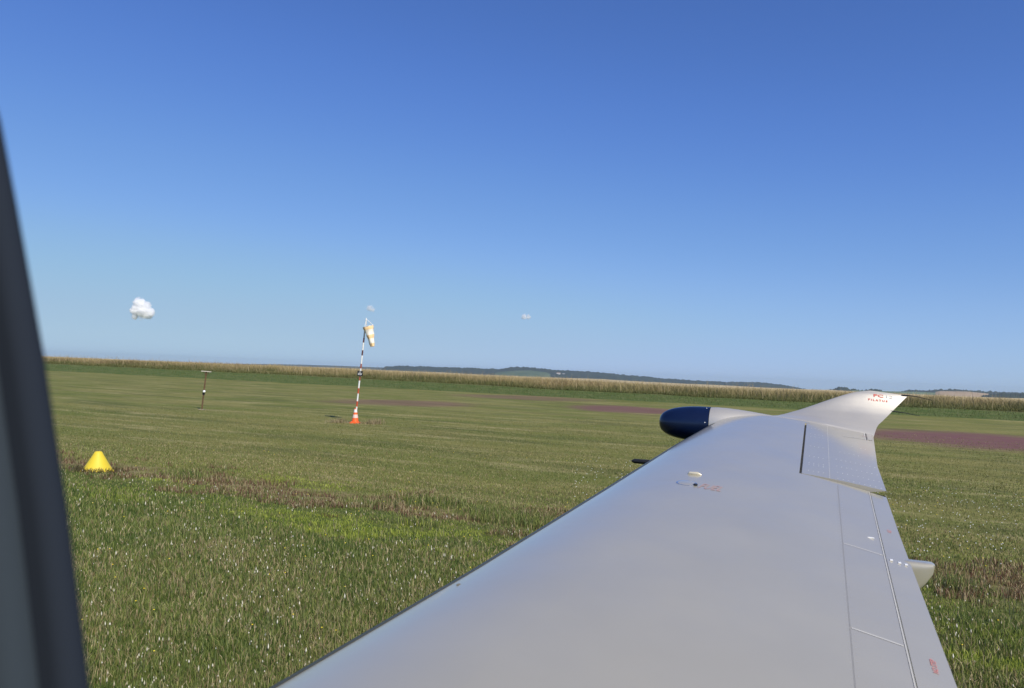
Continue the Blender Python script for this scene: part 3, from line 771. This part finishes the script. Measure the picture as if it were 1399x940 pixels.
def lawn():
    X, Y, d = wedge(230000, 13, 48, .95); v, r_ = vr(X, Y); k = (v > 12)&(v < 70)&(rng.random(len(X)) < np.clip((46-d)/20, 0, 1)); X, Y, d, v = X[k], Y[k], d[k], v[k]; N = len(X)
    n1 = fbm(X*.5, Y*.5+7)
    P = np.stack([X, Y, land(X, Y)-.003], -1)
    r_ = X*NY-Y*NX; st = fbm(r_*.16, v*.5+3, 4)
    g = mixc((.075, .105, .02), (.27, .25, .075), np.clip(n1*.6+(st-.5)*1.2+.25+rng.normal(0, .2, N), 0, 1)); dry = rng.random(N) < .26; g[dry] = mixc((.26, .22, .09), (.42, .36, .18), rng.random(dry.sum()))
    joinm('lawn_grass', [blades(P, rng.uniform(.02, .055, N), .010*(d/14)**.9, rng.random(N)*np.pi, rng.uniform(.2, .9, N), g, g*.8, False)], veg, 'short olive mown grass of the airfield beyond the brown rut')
lawn()

def heads(X, Y, z, r_, hgt, c, name, label):
    """small elongated flower heads"""
    N = len(X); V = []; P = np.stack([X, Y, z], -1)
    o6 = np.array([[1, 0, 0], [0, 1, 0], [-1, 0, 0], [0, -1, 0], [0, 0, 1], [0, 0, -1]], float)
    tr = np.array([[0, 1, 4], [1, 2, 4], [2, 3, 4], [3, 0, 4], [1, 0, 5], [2, 1, 5], [3, 2, 5], [0, 3, 5]])
    sc = np.stack([r_, r_, hgt], -1); V = (P[:, None]+o6[None]*sc[:, None]).reshape(-1, 3)
    T = (np.arange(N)*6)[:, None, None]+tr[None]; C_ = np.repeat(c, 6, 0)
    return V, T.reshape(-1, 3), None, C_
def flowers():
    parts = []
    X, Y, d = wedge(8000, 4.3, 20, .75); v, r_ = vr(X, Y); cl = fbm(X*1.3+3, Y*1.3+8)
    k = (v < 10.7)&(rng.random(len(X)) < np.clip((cl-.47)*7, .06, 1)); X, Y, d = X[k], Y[k], d[k]; N = len(X)
    h = rng.uniform(.06, .15, N); z = land(X, Y)+h
    c = mixc((.42, .38, .24), (.82, .78, .66), rng.random(N)**1.8); r1 = rng.uniform(.0035, .0085, N)*(d/6)**.3*.85
    parts.append(heads(X, Y, z, r1, r1*rng.uniform(1, 5, N), c, '', ''))
    P = np.stack([X, Y, z-h], -1); sc = mixc((.15, .2, .07), (.25, .26, .12), rng.random(N)); parts.append(blades(P, h, np.full(N, .0035), rng.random(N)*np.pi, np.zeros(N), sc, sc*.8))
    # white clover scattered over the lawn on the right
    X, Y, d = wedge(1500, 8, 24, .9, 5, 44); v, r_ = vr(X, Y); k = (v > 12.2)&(v < 21); X, Y, d = X[k], Y[k], d[k]; N = len(X)
    parts.append(heads(X, Y, land(X, Y)+.05, np.full(N, .012), np.full(N, .010), mixc((.6, .6, .5), (.85, .85, .8), rng.random(N)), '', ''))
    joinm('white_flowers', parts, attr_mat('white_petals', .7, .1), 'small white and cream flower heads scattered through the meadow grass')
    X, Y, d = wedge(420, 4.3, 22, .8); v, r_ = vr(X, Y); cl = fbm(X*.9+33, Y*.9+8); k = (rng.random(len(X)) < np.clip((cl-.42)*6, .12, 1)); X, Y, d = X[k], Y[k], d[k]; N = len(X)
    joinm('yellow_flowers', [heads(X, Y, land(X, Y)+rng.uniform(.05, .15, N), np.full(N, .010)*(d/6)**.3, np.full(N, .006), mixc((.85, .62, .03), (.9, .75, .08), rng.random(N)), '', '')], attr_mat('yellow_petals', .7, .1), 'few small yellow flowers in the short grass')
flowers()

def tufts():
    """weeds round the yellow cone and dry straw at the windsock's foot"""
    parts = []
    N = 700; a = rng.uniform(0, 2*np.pi, N); r_ = .33+np.abs(rng.normal(0, .14, N)); X = yb[0]+np.cos(a)*r_; Y = yb[1]+np.sin(a)*r_*.9
    g = mixc((.05, .06, .02), (.2, .14, .07), rng.random(N)); parts.append(blades(np.stack([X, Y, land(X, Y)], -1), rng.uniform(.04, .13, N), rng.uniform(.006, .016, N), rng.random(N)*np.pi, rng.uniform(.2, .9, N), g, g*.8))
    for cx_, w_, hmax in ((-.75, .35, .22), (.8, .38, .30), (.1, .5, .1)):
        N = 260; X = sb[0]+cx_+rng.normal(0, w_*.6, N); Y = sb[1]+rng.normal(0, .25, N); g = mixc((.2, .16, .08), (.45, .36, .2), rng.random(N))
        parts.append(blades(np.stack([X, Y, land(X, Y)], -1), rng.uniform(.03, hmax, N), np.full(N, .014), rng.random(N)*np.pi, rng.uniform(.1, .9, N), g, g*.8))
    joinm('dry_tufts', parts, veg, 'dry straw tufts around the feet of the yellow cone and the windsock')
tufts()

def crop():
    parts = []
    N = 380000; r_ = rng.uniform(-175, 95, N); v = 81.0+3.2*fbm(r_*.12, r_*0+3, 3)+15.5*rng.random(N)**1.4; X, Y = xy(v, r_); d = np.hypot(X, Y); k = np.abs(np.degrees(np.arctan2(X, Y))) < 50
    X, Y, v, r_, d = X[k], Y[k], v[k], r_[k], d[k]; N = len(X)
    cl = fbm(r_*.055, v*.12); c2 = fbm(r_*.22+4, v*.3+4, 3); c3 = fbm(r_*.04+9, v*.02)
    cs = fbm(r_*.7, v*.5+30, 3); h = (.48+.42*cl+.22*c2+.42*cs)*rng.uniform(.45, 1.12, N)*np.clip((v-81.8)/4.5, .38, 1)*np.interp(d, [60, 100, 230], [.98, 1.0, 1.05])
    top = mixc((.30, .22, .09), (.66, .50, .25), np.clip(rng.random(N)*.5+c2*.6, 0, 1))
    weed = (fbm(r_*.16+50, v*.3) < .42)&(v < 88)&(rng.random(N) < .8); top[weed] = mixc((.10, .11, .035), (.22, .17, .07), rng.random(weed.sum()))
    brown = (c2 > .6)&(c3 > .45)&(rng.random(N) < .4); top[brown] = mixc((.16, .08, .04), (.28, .16, .08), rng.random(brown.sum()))
    green = (rng.random(N) < .25); h = np.where(green, h*.6, h); top[green] = mixc((.07, .10, .03), (.16, .17, .06), rng.random(green.sum()))
    tf = np.clip((h-.40)/.50+(c2-.5)*1.6+rng.normal(0, .22, N), 0, 1)[:, None]; top = top*(.80+.45*cs[:, None]); top = top*tf+mixc((.09, .11, .03), (.2, .18, .06), rng.random(N))*(1-tf)
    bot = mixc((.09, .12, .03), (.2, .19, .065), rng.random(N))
    P = np.stack([X, Y, land(X, Y)], -1)
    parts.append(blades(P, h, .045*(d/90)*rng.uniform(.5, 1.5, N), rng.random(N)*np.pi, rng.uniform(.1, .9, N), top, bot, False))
    # stray taller stalks
    M_ = 3000; i = rng.integers(0, N, M_); c = mixc((.3, .22, .11), (.5, .4, .22), rng.random(M_)); hh = h[i]*0+rng.uniform(1.0, 1.5, M_)*(1+.25*(fbm(r_[i]*.5, v[i]*0) > .58))
    parts.append(blades(P[i], hh, np.full(M_, .038), rng.random(M_)*np.pi, rng.uniform(.05, .6, M_), c, c*.8))
    joinm('tall_grass', parts, veg, 'tall dry grass with tan tops and greener stems along the far edge of the airfield')
    # rough verge on the bank
    X, Y, d = wedge(150000, 58, 190, 1.3, -50, 46); v, r_ = vr(X, Y); k = (v > 73.9+.5*(fbm(r_*.5, v*0)-.5))&(v < 83.5); X, Y, v, d, r_ = X[k], Y[k], v[k], d[k], r_[k]; N = len(X)
    c1 = fbm(r_*.35, v*.6); g = mixc((.075, .11, .03), (.17, .18, .065), np.clip(c1+rng.normal(0, .2, N), 0, 1))
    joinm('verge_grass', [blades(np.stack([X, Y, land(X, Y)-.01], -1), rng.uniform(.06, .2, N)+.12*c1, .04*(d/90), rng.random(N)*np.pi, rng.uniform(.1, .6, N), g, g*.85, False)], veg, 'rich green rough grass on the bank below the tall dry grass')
crop()

def wheat():
    """ripe field whose canopy closes the view behind the tall grass"""
    rr_ = np.concatenate([np.arange(-420, 420, 4.0)]); vv = np.concatenate([[97, 97.3], np.arange(99, 142, 4), [142.5]])
    RR, VV = np.meshgrid(rr_, vv); X, Y = xy(VV, RR); Zc = land(X, Y)+.76+.5*(fbm(RR*.08, VV*.05)-.5); Zc[0] = prof(VV[0])-.1; Zc[-1] = prof(VV[-1])-.1
    n = len(rr_); P = np.stack([X, Y, Zc], -1).reshape(-1, 3)
    o = mesh_obj('wheat_field', P, [(i*n+j, i*n+j+1, (i+1)*n+j+1, (i+1)*n+j) for i in range(len(vv)-1) for j in range(n-1)], mat('ripe_wheat', (.42, .33, .18), .9, noise=(.6, .2, (.50, .41, .23)), bump=(3, .6, .1)), None, 60)
    tag(o, 'pale ripe wheat field behind the tall dry grass', 'wheat field', None, 'stuff')
wheat()

# ------------------------------------------------------------------ distant hills
def hill_mesh(name, crest, dist, depth, m, label, zbase=-158, jag=0.0, front=1.0, kind='structure', cat=None, seed=0, n=260, front_h=None):
    """crest: photo points of the skyline; the hill is built dist metres off with its real depth"""
    xs = np.linspace(crest[0][0], crest[-1][0], n); ys = np.interp(xs, [c[0] for c in crest], [c[1] for c in crest])
    rows = []
    for q, hf in ((-1, 0), (-.75, .30), (-.5, .62), (-.25, .87), (0, 1), (.3, .96), (1, 0)):
        row = []
        for i, (a, b) in enumerate(zip(xs, ys)):
            p = at(a, b, dist); ez = p[2]
            u_ = np.array([p[0], p[1]])/np.hypot(p[0], p[1]); base = np.hypot(p[0], p[1])
            j = jag*(float(fbm(np.array([a*.6+seed]), np.array([q*3.0+seed]))[0])-.5)*2 if hf > .5 else 0
            hgt = zbase+(ez-zbase)*hf+j
            d_ = base+q*depth*(front if q < 0 else 1)
            row.append((u_[0]*d_, u_[1]*d_, hgt))
        rows.append(row)
    P = [p for r_ in rows for p in r_]
    f = [(i*n+j, i*n+j+1, (i+1)*n+j+1, (i+1)*n+j) for i in range(len(rows)-1) for j in range(n-1)]
    o = mesh_obj(name, P, f, m, None, 80); tag(o, label, cat, None, kind); return o
forest = mat('forest_canopy', (.012, .022, .014), .95, noise=(.02, .15, (.028, .042, .022)), bump=(.05, 1, 4))
forest2 = mat('near_forest_canopy', (.010, .018, .011), .95, noise=(.03, .15, (.025, .038, .018)), bump=(.06, 1, 4))
fieldg = mat('far_green_field', (.05, .085, .045), .9, noise=(.008, .15, (.09, .12, .06)))
fieldt = mat('far_tan_field', (.36, .26, .16), .9, noise=(.01, .15, (.30, .22, .13)))
hill_mesh('far_hills', [(300, 497.3), (360, 497.2), (420, 498.4), (470, 500), (520, 502), (560, 503)], 9500, 1000, forest, 'thin far blue ridge left of centre on the horizon', jag=2.0)
hill_mesh('wooded_hill', [(521, 503.5), (528, 500.6), (545, 500.0), (580, 500.6), (640, 502.2), (683, 504.2), (692, 502.4), (704, 501.3), (722, 501.6), (738, 503.2), (760, 505.4), (800, 507.3), (840, 510.8), (880, 514.4), (930, 518.4), (980, 521.4), (1008, 521.8), (1035, 521.6), (1060, 524.2), (1085, 528.0), (1106, 533)], 5200, 800, forest, 'long dark blue wooded hill on the horizon behind the tall grass', jag=7, seed=3)
hill_mesh('field_slope', [(676, 509.5), (690, 507.2), (706, 506.2), (725, 506.0), (744, 508.2), (752, 511)], 4250, 500, fieldg, 'pale green field on the flank of the wooded hill', seed=5)
hill_mesh('wooded_knoll', [(1128, 533.6), (1136, 531.4), (1147, 528.6), (1153, 528.3), (1160, 531), (1168, 531.2), (1178, 533.4), (1190, 531.6), (1205, 533)], 3600, 400, forest2, 'small dark wooded knoll just left of the winglet', jag=6, seed=8)
hill_mesh('field_slope', [(1150, 535.5), (1165, 533.2), (1215, 534.6), (1245, 535.2), (1290, 537), (1330, 541)], 3300, 500, mat('pale_blue_green_field', (.12, .17, .09), .9), 'pale green field slope behind the winglet', seed=6)
hill_mesh('far_woods', [(1228, 535.2), (1240, 532.8), (1256, 532.5), (1262, 533.6), (1285, 531.6), (1300, 531.8), (1318, 532.8), (1345, 534.2), (1370, 535.6), (1400, 536.2), (1480, 538.4), (1560, 541)], 4200, 500, forest2, 'dark tree line on the horizon right of the winglet', jag=7, kind='stuff', cat='woods', seed=13)
hill_mesh('tan_field', [(1278, 535.5), (1284, 534.2), (1320, 534.8), (1345, 537.2), (1362, 540), (1370, 542)], 3000, 400, fieldt, 'tan harvested field below the tree line at right', seed=6)
hill_mesh('hedge_line', [(1340, 541), (1352, 538.6), (1366, 537.2), (1390, 537.4), (1430, 538.8), (1500, 541)], 2600, 300, forest2, 'dark green hedge in front of the tan field', jag=4, kind='stuff', cat='hedge', seed=23)
# farm on the hill's flank
wallm = mat('white_render_wall', (.5, .49, .46), .8); roofm = mat('grey_farm_roof', (.42, .40, .38), .7); roofr = mat('brown_farm_roof', (.25, .17, .14), .7)
for i, (px_, py_, wx, hz, rm, lb) in enumerate(((763, 510.8, 26, 5, roofr, 'white farmhouse, leftmost of the small buildings on the wooded hill'), (770, 511.8, 16, 3, roofm, 'small pale shed between the white farmhouse and the long barn on the hill'), (780, 512.6, 42, 3, roofm, 'long low white barn, rightmost of the buildings on the hill'))):
    p = at(px_, py_, 5000); b = empty('farm_building', (p[0], p[1], p[2]-4)); tag(b, lb, 'farm building', 'farm buildings on the hill')
    mb = MB(); mb.box(p+Z3*(hz/2-2), (wx, 0, 0), (0, 12, 0), (0, 0, hz+4)); mb.build('wall', wallm, b)
    z0 = p[2]+hz
    mb = MB(); mb.add([(p[0]-wx/2-1, p[1]-7, z0), (p[0]+wx/2+1, p[1]-7, z0), (p[0]+wx/2+1, p[1]+7, z0), (p[0]-wx/2-1, p[1]+7, z0), (p[0]-wx/2, p[1], z0+4), (p[0]+wx/2, p[1], z0+4)], [(0, 1, 5, 4), (2, 3, 4, 5), (0, 4, 3), (1, 2, 5), (0, 3, 2, 1)])
    mb.build('roof', rm, b)

# ------------------------------------------------------------------ clouds: small cumulus puffs
def cloud(label, px_, py_, size, lobes, dist=14000, dens=.09, seed=0):
    c = at(px_, py_, dist); k = dist/F
    m = bpy.data.materials.new('cloud_vapour'); m.use_nodes = True; n = m.node_tree.nodes; l = m.node_tree.links
    n.remove(n['Principled BSDF']); pv = n.new('ShaderNodeVolumePrincipled'); pv.inputs['Color'].default_value = (1, 1, 1, 1); pv.inputs['Anisotropy'].default_value = .0
    tc = n.new('ShaderNodeTexCoord'); 
    # density: union of soft lobes, eroded by noise
    nz = n.new('ShaderNodeTexNoise'); nz.inputs['Scale'].default_value = .55/size/k*6; nz.inputs['Detail'].default_value = 6; nz.inputs['Roughness'].default_value = .62
    l.new(tc.outputs['Object'], nz.inputs['Vector'])
    acc = None
    for (dx, dy, r_) in lobes:
        off = rt*dx*k-up*dy*k
        s = n.new('ShaderNodeVectorMath'); s.operation = 'DISTANCE'; s.inputs[1].default_value = off; l.new(tc.outputs['Object'], s.inputs[0])
        d = n.new('ShaderNodeMath'); d.operation = 'DIVIDE'; d.inputs[1].default_value = r_*k; l.new(s.outputs['Value'], d.inputs[0])
        if acc is None: acc = d.outputs[0]
        else:
            q = n.new('ShaderNodeMath'); q.operation = 'SMOOTH_MIN'; q.inputs[2].default_value = .25; l.new(acc, q.inputs[0]); l.new(d.outputs[0], q.inputs[1]); acc = q.outputs[0]
    a = n.new('ShaderNodeMath'); a.operation = 'MULTIPLY_ADD'; a.inputs[1].default_value = 1.9; l.new(nz.outputs[0], a.inputs[0]); l.new(acc, a.inputs[2])
    mr = n.new('ShaderNodeMapRange'); mr.inputs['From Min'].default_value = 1.9; mr.inputs['From Max'].default_value = 1.38; mr.inputs['To Min'].default_value = 0; mr.inputs['To Max'].default_value = dens
    l.new(a.outputs[0], mr.inputs['Value']); l.new(mr.outputs[0], pv.inputs['Density']); l.new(pv.outputs[0], n['Material Output'].inputs['Volume'])
    me = bpy.data.meshes.new('cloud'); bm = bmesh.new(); bmesh.ops.create_icosphere(bm, subdivisions=3, radius=1.0); bm.to_mesh(me); bm.free(); me.transform(Matrix.Scale(size*k*1.15, 4)); me.materials.append(m)
    o = bpy.data.objects.new('cloud', me); COL.objects.link(o); o.location = c; tag(o, label, 'cloud', 'small clouds near the horizon')
cloud('largest white cloud puff, low in the sky at the left', 194, 422, 21, [(-4, -7, 9), (-8, 2, 9), (0, 4, 10), (5, -2, 8), (11, 5, 7), (-9, 9, 6), (8, 9, 6)], seed=1)
cloud('small faint cloud puff directly above the windsock', 506, 422, 9, [(-1, -1, 5), (3, 1, 4)], dens=.02, seed=2)
cloud('tiny white cloud puff between the windsock and the radar pod', 718, 433, 10, [(-2, 0, 4.5), (4, 0, 4)], dens=.03, seed=3)

# ------------------------------------------------------------------ haze
m = bpy.data.materials.new('haze_air'); m.use_nodes = True; n = m.node_tree.nodes; n.remove(n['Principled BSDF'])
pv = n.new('ShaderNodeVolumePrincipled'); pv.inputs['Color'].default_value = (.78, .89, 1, 1); pv.inputs['Density'].default_value = .00006; pv.inputs['Anisotropy'].default_value = .3
m.node_tree.links.new(pv.outputs[0], n['Material Output'].inputs['Volume'])
mb = MB(); mb.box((0, 0, -52), (21400, 0, 0), (0, 21400, 0), (0, 0, 220)); hz = mb.build('haze', m, None, None); tag(hz, 'thin blue summer haze over the far land', 'haze', None, 'stuff')
